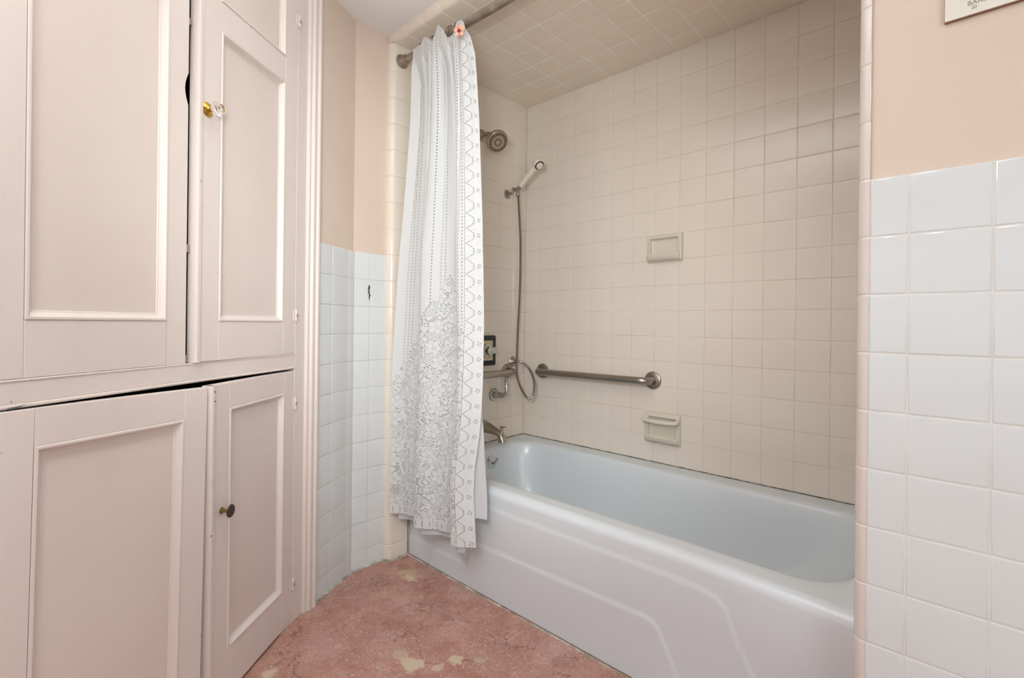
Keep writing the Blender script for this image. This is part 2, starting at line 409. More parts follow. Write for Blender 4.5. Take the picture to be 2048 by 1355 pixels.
# alcove end wall with the fixtures (left)
wl = struct(slab('wall_left', M['grout'], [(-.012, .0), (-.012, -7.56), (-.27, -7.72), (-1.2, -7.72), (-1.2, 0)], -ZF, CZ+.5))
mb = MB(); tiles(mb, lambda u, v: W(0, u, v), [-6.80]+[-.867-i for i in range(5, -1, -1)]+[0], zs, (1, 0, 0)); mb.build('tile_panel', M['cream_tile'], wl)
prof = [(W(0, -6.81, -ZF), Vector((1, 0, 0))), (W(0, -7.2, -ZF), Vector((1, 0, 0))), (W(0, -7.50, -ZF), Vector((1, 0, 0)))]
for k in range(1, 9):
    a = pi/2*k/8; prof.append((W(-.26+.26*math.cos(a), -7.50-.26*math.sin(a), -ZF), Vector((math.cos(a), -math.sin(a), 0))))
prof.append((W(-.34, -7.76, -ZF), Vector((0, -1, 0))))
zl = [z+ZF for z in [-9.65, -9.05]+list(range(-8, 10))+[CZ]]
mb = MB(); trim_tiles(mb, prof, zl, (0, 0, 1)); mb.build('corner_trim_tiles', M['cream_tile'], wl); trim_core(prof, 0, ZF+CZ, (0, 0, 1), M['grout'], wl)
# short return wall with white wainscot, plaster above (B) and the angled wall (A)
bc = (-.28, -9.06); dA = Vector((.484, -.875)); nA = Vector((.875, .484))
def tp(a, k=0): return (bc[0]+dA.x*a+nA.x*k, bc[1]+dA.y*a+nA.y*k)
rows = [-9.65, -9.0]+list(range(-8, 3))
ws = struct(slab('wall_side', M['plaster'], [(-.34, -7.70), (-.34, -9.07), (-1.3, -9.07), (-1.3, -7.70)], -ZF, RZ+.3))
mb = MB(); tiles(mb, lambda u, v: W(-.28, u, v), [-9.05, -8.42, -7.735], rows, (1, 0, 0)); mb.build('tile_panel', M['white_tile'], ws)
mb = MB(); mb.box(W(-.35, -9.07, -9.64), W(-.293, -7.735, 1.995)); mb.build('grout_bed', M['white_grout'], ws)
# broken joint in that wainscot
mb = MB()
pts = [(-8.470, .80, .012), (-8.452, .72, .035), (-8.478, .66, .030), (-8.465, .60, .012), (-8.48, .54, .032), (-8.455, .48, .016), (-8.430, .42, .030), (-8.455, .34, .014), (-8.458, .25, .006)]
L = [W(-.262, y-w, z) for y, z, w in pts]; Rr = [W(-.262, y+w, z) for y, z, w in pts]
mb.grid([L, Rr], 0, False); o = mb.build('broken_joint', M['wood'], ws); o['label'] = 'dark ragged hole in a tile joint'
so = o.modifiers.new('solid', 'SOLIDIFY'); so.thickness = .0012
wa = struct(slab('wall_angled', M['plaster'], [tp(-.02, -.055), tp(2.6, -.055), tp(2.6, -1), tp(-.6, -1)], -ZF, RZ+.3))
mb = MB(); tiles(mb, lambda u, v: W(*tp(u), v), [0, .32, 1.32, 2.32, 2.6], rows, (nA.x, nA.y, 0)); mb.build('tile_panel', M['white_tile'], wa)
mb = MB(); mb.prism([W(*tp(a, k), -9.64) for a, k in ((0, -.012), (2.6, -.012), (2.6, -.06), (0, -.06))], (0, 0, 0), (0, 0, 11.635*U)); mb.build('grout_bed', M['white_grout'], wa)
# right wall facing the camera (same side as the bath front) and its rounded edge
wr = struct(slab('wall_right', M['plaster'], [(14.773, YF+.05), (28.3, YF+.05), (28.3, .4), (14.773, .4)], -ZF, RZ+.3))
mb = MB(); tiles(mb, lambda u, v: W(u, YF, v), [14.785]+[15.317+i for i in range(13)], rows, (0, -1, 0), gap=.0024, depth=.0016); mb.build('tile_panel', M['white_tile'], wr)
mb = MB(); mb.box(W(14.77, YF+.012, -9.64), W(28.3, YF+.07, 1.995)); mb.build('grout_bed', M['bed_grout'], wr)
rr_ = .17
prof = [(W(XL, -6.81, -ZF), Vector((-1, 0, 0))), (W(XL, YF+rr_, -ZF), Vector((-1, 0, 0)))]
for k in range(1, 9):
    a = pi/2*k/8; prof.append((W(XL+rr_-rr_*math.cos(a), YF+rr_-rr_*math.sin(a)-.005, -ZF), Vector((-math.cos(a), -math.sin(a), 0))))
prof.append((W(XL+rr_+.012, YF-.005, -ZF), Vector((0, -1, 0))))
prof.append((W(XL+rr_+.012, YF+.07, -ZF), Vector((1, 0, 0))))
zl = [0]+[z+ZF for z in list(range(-9, 10))+[CZ]]
mb = MB(); trim_tiles(mb, prof, zl, (0, 0, 1)); mb.build('corner_trim_tiles', M['pink_tile'], wr); trim_core(prof, 0, ZF+CZ, (0, 0, 1), M['light_grout'], wr)
we = struct(slab('wall_alcove_end', M['grout'], [(XL+.012, .01), (XL+.012, YF+.2), (14.77, YF+.19), (14.77, .01)], -ZF, CZ+.2))
mb = MB(); tiles(mb, lambda u, v: W(XL, u, v), [-6.80]+[-.867-i for i in range(5, -1, -1)]+[0], zs, (-1, 0, 0)); mb.build('tile_panel', M['cream_tile'], we)
# tiled alcove ceiling with rounded front edge
mb = MB(); mb.box(W(-.3, -7.45, CZ+.0045), W(14.8, .3, CZ+.5)); ca = struct(mb.build('ceiling_alcove', M['light_grout']))
cx = [0]+[.77+i for i in range(14)]+[XL]; cy = [-6.85-i for i in range(0)]+[-.85-i for i in range(6, -1, -1)]+[0]
mb = MB(); tiles(mb, lambda u, v: W(u, v, CZ), cx, cy, (0, 0, -1), gap=.0034, depth=.0005, tilt=.00003); mb.build('tile_panel', M['ceil_tile'], ca)
prof = [(W(0, -6.86, CZ), Vector((0, 0, -1))), (W(0, -7.2, CZ), Vector((0, 0, -1))), (W(0, -7.50, CZ), Vector((0, 0, -1)))]
for k in range(1, 9):
    a = pi/2*k/8; prof.append((W(0, -7.50-.27*math.sin(a), CZ+.27-.27*math.cos(a)), Vector((0, -math.sin(a), -math.cos(a)))))
prof.append((W(0, -7.77, RZ+.05), Vector((0, -1, 0))))
mb = MB(); trim_tiles(mb, prof, [-.3]+cx[1:-1]+[XL+.2], (1, 0, 0)); mb.build('edge_trim_tiles', M['cream_tile'], ca); trim_core(prof, -.3, XL+.2, (1, 0, 0), M['light_grout'], ca)
# room ceiling, floor, and the walls behind the camera with two windows
mb = MB(); mb.box(W(-3, -37, RZ), W(29, -7.70, RZ+.6)); struct(mb.build('ceiling', M['ceiling']))
fl = MB(); fl.box(W(-2, -37, -ZF-.6), W(29, .2, -ZF-.012)); flo = struct(fl.build('floor', M['caulk']))
mb = MB()
ang = math.radians(-.9); ca_, sa_ = math.cos(ang), math.sin(ang)
def fpt(u, v):
    x, y = 3.60+(u)*ca_-(v)*sa_, -9.10+(u)*sa_+(v)*ca_
    return W(x, y, -ZF)
tiles(mb, fpt, [-2.87*2-.02+2.87*i for i in range(0, 11)], [-26.65+2.75*i for i in range(0, 12)], (0, 0, 1), gap=.0018, depth=.0010, tilt=.0002)
# keep the slabs inside the room
mb.build('stone_tiles', M['marble'], flo)
def window_wall(name, fn, a0, a1, w0, w1, wn):
    """wall made of four blocks round an opening; fn(a, k, z) -> world"""
    mb = MB()
    for (p, q, z0, z1) in ((a0, w0, -ZF, RZ), (w1, a1, -ZF, RZ), (w0, w1, -ZF, -4.0), (w0, w1, 6.2, RZ)):
        a, b_ = fn(p, 0, z0), fn(q, 1, z1); mb.box(a, b_)
    struct(mb.build(name, M['ceiling']))
    fr = MB()
    for (p, q, z0, z1) in ((w0, w0+.5, -4, 6.2), (w1-.5, w1, -4, 6.2), (w0, w1, -4, -3.5), (w0, w1, 5.7, 6.2), (w0, w1, .9, 1.3)):
        fr.box(fn(p, .1, z0), fn(q, .8, z1), 0, .004)
    struct(fr.build(wn, M['cab']))
window_wall('wall_far_right', lambda a, k, z: W(28.0+k, a, z), -37, YF, -25.5, -15.5, 'window_1')
window_wall('wall_behind', lambda a, k, z: W(a, -36.0-k, z), 7, 28, 5.2+2.5, 20.8, 'window_2')

# ---------------------------------------------------------------- built-in cupboard on the angled left side
P0 = (1.109, -11.667); angc = math.radians(32.55)
cm_ = Matrix.Rotation(math.radians(90)+angc, 4, 'Z'); cm_.translation = W(P0[0], P0[1], -ZF)
cup = thing('built_in_cupboard', 'tall pale pink painted built-in cupboard with four panelled doors beside the tub alcove', 'cupboard', matrix=cm_)
def K(s, o, z): return Vector((-s*U, -o*U, (z+ZF)*U))     # local: s leftwards from the hinge side, o out into the room
mb = MB()
mb.box(K(-.34, 0, -9.65), K(.17, -.25, 10.3), 0, .001)             # right stile
mb.box(K(7.87, 0, -9.65), K(8.5, -.25, 10.3), 0, .001)             # left stile
mb.box(K(.17, 0, -1.545), K(7.87, -.25, -1.93), 0, .001)           # middle rail
mb.box(K(.17, 0, -9.585), K(7.87, -.25, -9.65), 0)                 # sill
mb.build('frame', M['cab'], cup)
mb = MB(); mb.tube([K(.17, -.02, -1.965), K(7.87, -.02, -1.965)], .0042, 10); mb.tube([K(.17, 0.0, -1.56), K(7.87, .0, -1.56)], .0022, 8)
mb.build('rail_bead', M['cab'], cup)
def moulding(mb, prof, z0, z1):
    mb.grid([[K(s, o, z) for s, o in prof] for z in (z0, z1)], 0, True)
pr = [(-.32, 0), (-.325, .05), (-.36, .085), (-.42, .09), (-.45, .07), (-.47, .10), (-.50, .15), (-.56, .17), (-.60, .165), (-.62, .13), (-.645, .135), (-.66, .18), (-.70, .215), (-.76, .22), (-.80, .19), (-.805, .15), (-.805, -.30), (-.3, -.30), (-.32, 0)]
mb = MB(); moulding(mb, pr, -9.65, 10.3); mb.build('casing', M['cab'], cup)
pl_ = [(8.5-.02+(-s-.32), o) for s, o in pr]
mb = MB(); moulding(mb, pl_, -9.65, 10.3); mb.build('casing', M['cab'], cup)
mb = MB()
for a, b_ in ((K(.1, -.26, -9.6), K(.17, -4, 10.3)), (K(7.9, -.26, -9.6), K(7.97, -4, 10.3)), (K(.1, -4, -9.6), K(7.97, -4.1, 10.3)), (K(.17, -.3, -1.6), K(7.9, -4, -1.8)),
              (K(.17, -1.0, 5.3), K(7.9, -4, 5.5)), (K(.17, -1.0, 1.9), K(7.9, -4, 2.05)), (K(.17, -1.0, -5.5), K(7.9, -4, -5.6)), (K(.1, -.26, 10.0), K(7.97, -4, 10.3))): mb.box(a, b_)
mb.build('carcass', M['inside'], cup)
# wall run past the cupboard, out of view to the left
mb = MB(); p = [K(9.3, -.1, -ZF), K(13.0, -.1, -ZF), K(13.0, -1, -ZF), K(9.3, -1, -ZF)]
mb.prism([cm_ @ q for q in p], (0, 0, 0), (0, 0, (RZ+ZF)*U)); mb.box(W(8.0, -22.3, -ZF), W(7.1, -36.2, RZ)); struct(mb.build('wall_far_left', M['ceiling']))

def door(hinge_s, width, z0, z1, opens, side, open_deg, sag_deg, astragal, label, notch=None, thick=.22, seam=True):
    """side=+1: door runs leftwards (to larger s) from hinge; local x along width, y depth into cupboard, z up"""
    piv = K(hinge_s, 0, 0); piv.z = (z0+ZF)*U
    rot = Matrix.Rotation(math.radians(open_deg)*side, 4, 'Z') @ Matrix.Rotation(math.radians(sag_deg), 4, 'Y')
    mtx = Matrix.Translation(piv) @ rot
    sx = -side
    def D(a, o, z): return Vector((sx*a*U, -o*U, (z-z0)*U))
    st = .58
    mb = MB(); g = .004
    # stiles
    mb.box(D(.015, 0, z0), D(opens[0][0], -thick, z1), 0, .0012)
    e = width-.015; i1 = opens[0][1]
    if notch:
        zc, hw, dp = notch
        poly = [D(i1+.003, 0, z0), D(e, 0, z0), D(e, 0, zc-hw)]
        for k in range(1, 8):
            t = k/8; poly.append(D(e-dp*math.sin(pi*t), 0, zc-hw+2*hw*t))
        poly += [D(e, 0, zc+hw), D(e, 0, z1), D(i1+.003, 0, z1)]
        mb.prism(poly, (0, 0, 0), (0, thick*U, 0))
    else: mb.box(D(i1, 0, z0), D(e, -thick, z1), 0, .0012)
    # rails
    zz_ = [z0]
    for (_, _, a, b_) in opens: zz_ += [a, b_]
    zz_.append(z1)
    for k in range(0, len(zz_), 2):
        if zz_[k+1]-zz_[k] > .02: mb.box(D(opens[0][0]+.003, -.002, zz_[k]), D(i1-.003, -thick, zz_[k+1]), 0, .0008)
    dr = mb.build('door', M['cab'], cup, matrix=mtx)
    if label: dr['label'] = label
    for (a0, a1, b0, b1) in opens:
        mb = MB()
        P = [(0, 0), (.015, .022), (.05, .024), (.075, .0), (.10, -.035), (.13, -.085), (.15, -.088), (.165, -.105)]
        loops = []
        for e_, o_ in P: loops.append([D(a0+e_, o_-.004, b0+e_), D(a1-e_, o_-.004, b0+e_), D(a1-e_, o_-.004, b1-e_), D(a0+e_, o_-.004, b1-e_)])
        for q in range(4):
            l = (q+1) % 4
            mb.grid([[lp[q] for lp in loops], [lp[l] for lp in loops]], 0, True)
        mb.build('panel_moulding', M['cab'], dr)
        mb = MB(); mb.box(D(a0+.05, -.112, b0+.05), D(a1-.05, -.16, b1-.05)); mb.build('panel', M['cab_panel'], dr)
    if astragal:
        mb = MB(); q = [(width-.15, 0), (width-.145, .028), (width-.12, .038), (width-.105, .03), (width-.095, .045), (width-.05, .055), (width-.012, .045), (width, .01), (width, -.16), (width-.15, -.16)]
        mb.grid([[D(a, o_, z) for a, o_ in q+[q[0]]] for z in (z0, z1)], 0, True)
        n = len(q); mb.add([D(a, o_, z1) for a, o_ in q], [tuple(range(n))], 0, False); mb.add([D(a, o_, z0) for a, o_ in q], [tuple(range(n))], 0, False)
        mb.build('astragal', M['cab'], dr)
    return dr, D
# upper right, upper left, lower right, lower left
DUR, dUR = door(.17, 3.76, -1.535, 10.0, [(.58, 3.05, -.60, 6.37), (.58, 3.05, 7.07, 9.6)], 1, 0.8, 0, True, None)
DUL, dUL = door(7.87, 3.77, -1.535, 10.0, [(.66, 3.27, -.60, 6.37), (.66, 3.27, 7.07, 9.6)], -1, 0, 0, False, None, notch=(4.55, .36, .09))
DLR, dLR = door(.17, 3.70, -9.57, -2.06, [(.56, 3.02, -8.46, -2.66)], 1, 6.3, 0, True, 'lower right door standing ajar')
DLL, dLL = door(7.87, 3.86, -9.57, -2.02, [(.66, 3.30, -8.46, -2.64)], -1, 6.0, .9, False, 'lower left door sagging and ajar')
# knobs
def glass_knob(dr, D, a, z):
    mb = MB(); o0 = D(a, 0, z); mb.lathe([(.0, -.0005), (.0175, 0), (.0180, .0015), (.0165, .003), (.0135, .0042), (.0125, .0055), (.0085, .0075), (.0065, .011), (.007, .014), (.010, .017), (0, .0172)], o0, (0, -1, 0), 36)
    q = mb.build('knob_rose', M['brass'], dr); q['label'] = 'brass rose'
    mb = MB(); mb.lathe([(0, .016), (.008, .016), (.0125, .019), (.0165, .025), (.0175, .031), (.016, .037), (.011, .0415), (.0, .043)], o0, (0, -1, 0), 12, flat=True)
    q = mb.build('knob', M['glass'], dr); q['label'] = 'faceted clear glass knob'
glass_knob(DUR, dUR, 3.47, 4.30)
mb = MB(); o0 = dLR(3.27, 0, -5.03)
mb.lathe([(0, 0), (.0085, 0), (.009, .0012), (.007, .0028), (.0055, .004), (.005, .008), (.0045, .016), (.0045, .021), (0, .021)], o0, (0, -1, 0), 24)
q = mb.build('knob_stem', M['old_brass'], DLR); q['label'] = 'aged brass stem'
mb = MB(); mb.lathe([(0, .020), (.006, .0205), (.014, .0225), (.0165, .0245), (.0160, .0262), (.010, .0275), (0, .028)], o0, (0, -1, 0), 28)
q = mb.build('knob', M['bronze'], DLR); q['label'] = 'dark bronze disc knob'
# painted-over hinges
def hinge(dr, D, z):
    mb = MB(); mb.tube([D(-.005, .03, z-.16), D(-.005, .03, z+.16)], .0038, 12)
    mb.box(D(-.005, .012, z-.15), D(.10, -.01, z+.15), 0, .001)
    mb.tube([D(-.005, .03, z+.16), D(-.005, .03, z+.20)], [.0028, .0012], 10); mb.tube([D(-.005, .03, z-.2), D(-.005, .03, z-.16)], [.0012, .0028], 10)
    mb.build('hinge', M['cab'], dr)
    mb = MB(); mb.box(D(-.045, .069, z-.045), D(-.015, .066, z+.035)); mb.box(D(-.04, .05, z-.062), D(.035, .046, z-.052)); mb.box(D(.02, .052, z-.05), D(.028, .048, z+.05))
    q = mb.build('hinge_wear', M['wood'], dr); q['label'] = 'dark gaps in the paint of the hinge'
for z in (8.45, -.40): hinge(DUR, dUR, z)
for z in (-3.05, -8.5): hinge(DLR, dLR, z)
# chips in the paint
for a, z, w, h in ((3.61, -2.20, .02, .03), (3.60, -2.42, .025, .02), (3.66, -4.3, .012, .10), (3.66, -6.3, .010, .06), (3.65, -9.0, .015, .03)):
    mb = MB(); mb.add([dLR(a-w, .0475, z), dLR(a, .05, z-h), dLR(a+w, .0475, z+h*.2), dLR(a+w*.3, .05, z+h)], [(0, 1, 2, 3)], 0, False)
    q = mb.build('paint_chip', M['wood'], DLR); so = q.modifiers.new('s', 'SOLIDIFY'); so.thickness = .0006; so.offset = 0
mb = MB(); pts = [K(7.45, .012, -2.00), K(7.40, .012, -1.965), K(7.30, .012, -1.955), K(7.18, .012, -1.950), K(7.24, .012, -1.985), K(7.35, .012, -2.005)]
mb.add(pts, [tuple(range(6))], 0, False); q = mb.build('bare_patch', M['bare'], cup); so = q.modifiers.new('s', 'SOLIDIFY'); so.thickness = .001; so.offset = 0; q['label'] = 'patch of bare grey-blue undercoat'
for a_, b_ in ((K(4.02, -.05, -1.52), K(4.10, -.14, -1.36)), (K(3.98, -.06, .95), K(4.14, -.2, 1.12)), (K(3.98, -.06, 6.05), K(4.14, -.2, 6.18))):
    mb = MB(); mb.box(a_, b_); q = mb.build('catch', M['steel'], cup); q['label'] = 'small metal catch in the gap'

# ---------------------------------------------------------------- bathtub
tub = thing('bathtub', 'white enamelled built-in bathtub in the tiled alcove', 'bathtub', W(7.3, -3.4, -ZF))
TB = tub.location.copy()
def T(p): return Vector(p)-TB
def rrect(x0, x1, y0, y1, r, ns=28, nc=10):
    """counter-clockwise from the front-left; front is the -Y side"""
    P = []
    for (ax, ay, bx, by, cx_, cy_, a0) in ((x0+r, y0, x1-r, y0, x1-r, y0+r, -pi/2), (x1, y0+r, x1, y1-r, x1-r, y1-r, 0), (x1-r, y1, x0+r, y1, x0+r, y1-r, pi/2), (x0, y1-r, x0, y0+r, x0+r, y0+r, pi)):
        for k in range(ns): t = k/ns; P.append((ax+(bx-ax)*t, ay+(by-ay)*t))
        for k in range(nc): a = a0+pi/2*k/nc; P.append((cx_+r*math.cos(a), cy_+r*math.sin(a)))
    return P
def bulge(x): t = max(0, min(1, (x-10.2)/4.4)); return -.22*t*t*(3-2*t)
mb = MB()
rings = [(0.012, 14.59, -6.52, -.012, .02, -6.0), (.40, 14.46, -6.25, -.55, .8, -6.0), (.62, 14.40, -6.10, -.78, 1.15, -6.005), (.68, 14.36, -6.06, -.84, 1.2, -6.02), (.74, 14.31, -6.01, -.90, 1.22, -6.075), (.79, 14.26, -5.96, -.94, 1.24, -6.18),
         (.86, 14.15, -5.90, -1.0, 1.26, -6.6), (.98, 13.85, -5.80, -1.08, 1.3, -7.3), (1.12, 13.3, -5.68, -1.18, 1.35, -8.0), (1.3, 12.6, -5.5, -1.34, 1.4, -8.55), (1.55, 12.0, -5.25, -1.6, 1.4, -8.85), (2.1, 11.3, -4.8, -2.1, 1.2, -9.0), (4.0, 8.0, -3.8, -3.0, .38, -9.03)]
RP = []
for i, (x0, x1, y0, y1, r, z) in enumerate(rings):
    q = rrect(x0, x1, y0, y1, r); row = []
    for (x, y) in q:
        yy = y+(bulge(x)*max(0, 1-i*.25) if y < -5.4 else 0)
        row.append(T(W(x, yy, z)))
    RP.append(row+[row[0]])
mb.grid(RP)
mb.add(RP[-1][:-1], [tuple(range(len(RP[-1])-1))])
# front apron with the pressed relief
import bisect
def sst(a, b_, x): t = max(0, min(1, (x-a)/(b_-a))); return t*t*(3-2*t)
def poly(xs, zs_, x):
    if x <= xs[0]: return zs_[0]
    if x >= xs[-1]: return zs_[-1]
    i = bisect.bisect_right(xs, x)-1; t = (x-xs[i])/(xs[i+1]-xs[i]); return zs_[i]+(zs_[i+1]-zs_[i])*t
L1x = [1.2, 2.2, 11.6, 11.95, 12.15, 12.4, 12.73, 13.2]; L1z = [-10, -6.66, -6.64, -6.69, -6.9, -7.55, -8.2, -10]
L2x = [0.2, .6, 3.25, 3.42, 3.58, 3.75, 10.1, 10.3, 10.5, 10.9, 11.5]; L2z = [-8.93, -8.93, -8.91, -8.85, -8.20, -8.03, -7.90, -7.92, -8.05, -8.85, -10.2]
xs_ = [0.012]+[.05*i for i in range(1, 289)]+[14.45, 14.5, 14.59]
def apron(x, z):
    base = -6.78+bulge(x)*sst(-9.6, -6.2, z)+.07*sst(-6.5, -9.0, z)
    d = .027*sst(.10, -.10, z-poly(L1x, L1z, x)) + .030*sst(.09, -.09, z-poly(L2x, L2z, x))
    return base-d
G = []
for k in range(0, 9):
    a = pi/2*k/8; G.append([T(W(x, -6.52+bulge(x)-.26*math.sin(a), -6.26+.26*math.cos(a))) for x in xs_])
for k in range(1, 5): G.append([T(W(x, -6.78+bulge(x), -6.26-.05*k)) for x in xs_])
zz_ = [-6.5-.035*i for i in range(0, 90)]+[-9.63]
for z in zz_: G.append([T(W(x, apron(x, z), z)) for x in xs_])
mb.grid(G)
mb.build('tub_body', M['enamel'], tub, autosmooth=False)
mb = MB()    # overflow plate with trip lever
oc = T(W(.80, -3.05, -6.66)); axd = Vector((1, 0, .12)).normalized()
mb.lathe([(0, .001), (.036, .001), (.037, .004), (.034, .008), (.020, .012), (0, .013)], oc, axd, 32)
pq = mb.build('overflow_plate', M['chrome'], tub)
mb = MB(); a0 = oc+axd*.012; mb.tube([a0, a0+Vector((.012, 0, .002)), a0+Vector((.030, -.004, .016)), a0+Vector((.040, -.006, .030))], [.007, .006, .0045, .0065], 14)
mb.build('trip_lever', M['chrome'], pq)
mb = MB(); mb.lathe([(0, 0), (.030, 0), (.028, .003), (.010, .004), (0, .002)], T(W(2.6, -3.4, -9.0)), (0, 0, 1), 28); mb.build('drain', M['chrome'], tub)
# caulk and the dark open seam at the wall
def strip(pts, w, h, jitter, mat, name, n=60, up=False, parent=None):
    P = []; tot = len(pts)-1; rng = random.Random(3)
    for i in range(n+1):
        t = i/n*tot; k = min(int(t), tot-1); f = t-k; p = Vector(pts[k]).lerp(Vector(pts[k+1]), f)
        P.append(p)
    mb = MB(); mb.tube(P, [w*(1+rng.uniform(-jitter, jitter)) for _ in P], 8); return mb.build(name, mat, parent)
struct(strip([W(.05, -6.81, -9.65), W(5, -6.83, -9.65), W(14.5, -6.85, -9.65)], .0030, 0, .7, M['caulk'], 'trim_1', 160))
struct(strip([W(-.26, -7.78, -9.64), W(0.0, -7.70, -9.64), W(.03, -7.2, -9.64), W(.03, -6.82, -9.64)], .005, 0, .7, M['caulk'], 'trim_2', 60))
struct(strip([W(*tp(2.3, .03), -9.64), W(*tp(.05, .03), -9.64), W(-.25, -9.0, -9.64), W(-.25, -7.80, -9.64)], .0045, 0, .7, M['caulk'], 'trim_3', 80))
struct(strip([W(.01, -.012, -5.985), W(XL, -.012, -5.985)], .0013, 0, .5, M['seam'], 'trim_4', 120))
struct(strip([W(.012, -6.4, -5.985), W(.012, 0, -5.985)], .0013, 0, .6, M['seam'], 'trim_5', 60))
struct(strip([W(.012, -6.80, -9.62), W(.012, -6.82, -6.4)], .0012, 0, .3, M['seam'], 'trim_6', 30))

# ---------------------------------------------------------------- grab bars
def grab_bar(a, b_, off, label, loc, nrm):
    t = thing('grab_bar', label, 'grab bar', loc, 'brushed steel grab bars of the bath'); L0 = Vector(loc)
    a, b_, n = Vector(a)-L0, Vector(b_)-L0, Vector(nrm); d = (b_-a).normalized(); r = .0165; R_ = .035
    P = [a+n*.004, a+n*(off-R_)]
    for k in range(1, 7): q = pi/2*k/6; P.append(a+n*(off-R_+R_*math.sin(q))+d*(R_-R_*math.cos(q)))
    for k in range(0, 7): q = pi/2*k/6; P.append(b_-d*(R_-R_*math.sin(q))+n*(off-R_+R_*math.cos(q)))
    P.append(b_+n*.004)
    mb = MB(); mb.tube(P, r, 24); mb.build('bar', M['steel'], t)
    for c_ in (a, b_):
        mb = MB(); mb.lathe([(0, 0.0003), (.0385, .0003), (.0390, .003), (.037, .0065), (.030, .0095), (.0185, .0105), (.0165, .009)], c_, n, 36); mb.build('flange', M['steel'], t)
grab_bar(W(1.20, 0, -2.80), W(6.87, 0, -2.76), .062, 'brushed steel grab bar on the long back wall above the tub', W(4.0, 0, -2.8), (0, -1, 0))
grab_bar(W(0, -4.9, -2.86), W(0, -1.23, -2.82), .062, 'brushed steel grab bar on the end wall, half hidden by the curtain', W(0, -3, -2.8), (1, 0, 0))

# ---------------------------------------------------------------- soap dishes
def soap_dish(x0, z0, x1, z1, bar, label):
    loc = W((x0+x1)/2, 0, z0); t = thing('soap_dish', label, 'soap dish', loc, 'ceramic soap dishes set in the back wall')
    w, h = (x1-x0)*U, (z1-z0)*U
    mb = MB(); H = w/2
    # flange frame lofted round a recess: rings (inset x, inset z, out)
    R_ = [(0, 0, 0.0), (.001, .001, .010), (.0035, .0035, .0135), (.007, .007, .015), (.0095, .0095, .0148), (.0105, .0105, .017), (.013, .013, .0185), (.016, .016, .0175), (.0185, .0185, .012), (.0205, .0205, .005), (.024, .024, .0022), (.030, .030, .0016)]
    loops = []
    for ex, ez, o in R_:
        x_, z_ = H-ex, h/2-ez; rd = .004
        lp = []
        for sx, sz, a0 in ((1, -1, -pi/2), (1, 1, 0), (-1, 1, pi/2), (-1, -1, pi)):
            for k in range(5):
                a = a0+pi/2*k/4; lp.append(Vector((sx*(x_-rd)+rd*math.cos(a), -o-.0004, h/2+sz*(z_-rd)+rd*math.sin(a))))
        loops.append(lp+[lp[0]])
    mb.grid(loops); mb.add(loops[-1][:-1], [tuple(range(20))])
    mb.build('dish', M['ceramic'], t)
    # projecting tray lip with a scalloped front edge
    mb = MB(); G_ = []; N = 24; W2 = H-.006
    for yo, dz, dr in ((.012, -.008, 0), (.020, -.008, 0), (.031, -.005, 1), (.039, .004, 1), (.042, .016, 1), (.039, .019, 1), (.033, .014, 1), (.025, .006, 0), (.003, .006, 0)):
        row = []
        for i in range(N+1):
            s = -1+2*i/N; x_ = s*W2; cv = (1-abs(s)**6)
            dip = -.004*math.exp(-((x_)/.007)**2)+.0015*math.cos(s*9) if dr else 0
            row.append(Vector((x_, -(yo*(.72+.28*cv)), .013+dz+(dip if dz > .005 else 0))))
        G_.append(row)
    mb.grid(G_)
    for e in (0, N): mb.add([r[e] for r in G_], [tuple(range(len(G_)))], 0, False)
    mb.build('tray', M['ceramic'], t)
    if bar:
        mb = MB(); zc = h-.030
        P = smoothpts([(-H+.012, -.012, zc+.008), (-H+.006, -.030, zc+.004), (-H+.016, -.043, zc), (0, -.048, zc-.002), (H-.016, -.043, zc), (H-.006, -.030, zc+.004), (H-.012, -.012, zc+.008)], 6)
        mb.tube(P, [.0095]*4+[.0085]*(len(P)-8)+[.0095]*4, 14); mb.build('washcloth_bar', M['ceramic'], t)
soap_dish(6.59, 1.93, 8.05, 3.0, False, 'upper cream ceramic soap dish with open tray on the back wall')
soap_dish(6.59, -5.18, 8.05, -4.02, True, 'lower cream ceramic soap dish with washcloth bar near the tub rim')

# ---------------------------------------------------------------- shower fixtures on the end wall
loc = W(0, -3.05, 7.85)
sh = thing('overhead_shower', 'round brushed nickel shower head on an angled arm high on the end wall', 'shower head', loc)
mb = MB(); mb.lathe([(0, .0003), (.029, .0003), (.030, .003), (.027, .007), (.016, .012), (.011, .020), (0, .020)], (0, 0, 0), (1, 0, 0), 32); mb.build('flange', M['nickel'], sh)
hc = W(.92, -3.12, 7.44)-loc; fd = Vector((.80, -.20, -.72)).normalized()
mb = MB(); mb.tube(smoothpts([(0, 0, 0), (.030, 0, 0), (.055, -.001, -.006), hc-fd*.032], 6), .0105, 18); mb.build('arm', M['nickel'], sh)
mb = MB(); mb.lathe([(.0, -.040), (.013, -.040), (.0155, -.034), (.0155, -.024), (.013, -.020), (.0, -.020)], hc, fd, 24); mb.build('ball_joint', M['bronze'], sh)
mb = MB(); mb.lathe([(0, -.020), (.017, -.020), (.020, -.012), (.030, -.002), (.046, .008), (.0535, .016), (.055, .022), (.054, .030), (.050, .0345), (.0, .0355)], hc, fd, 40); hd = mb.build('head', M['nickel'], sh)
mb = MB(); a1 = fd.cross(Vector((0, 0, 1))).normalized(); a2 = a1.cross(fd)
for rad_, n, rr2 in ((.042, 26, .0031), (.0355, 22, .0027), (.015, 12, .0028)):
    for k in range(n):
        a = 2*pi*k/n+(.12 if rad_ == .0355 else 0); c_ = hc+fd*.0340+(a1*math.cos(a)+a2*math.sin(a))*rad_
        mb.lathe([(rr2, 0), (rr2, .0025), (rr2*.6, .0035), (0, .0035)], c_, fd, 8)
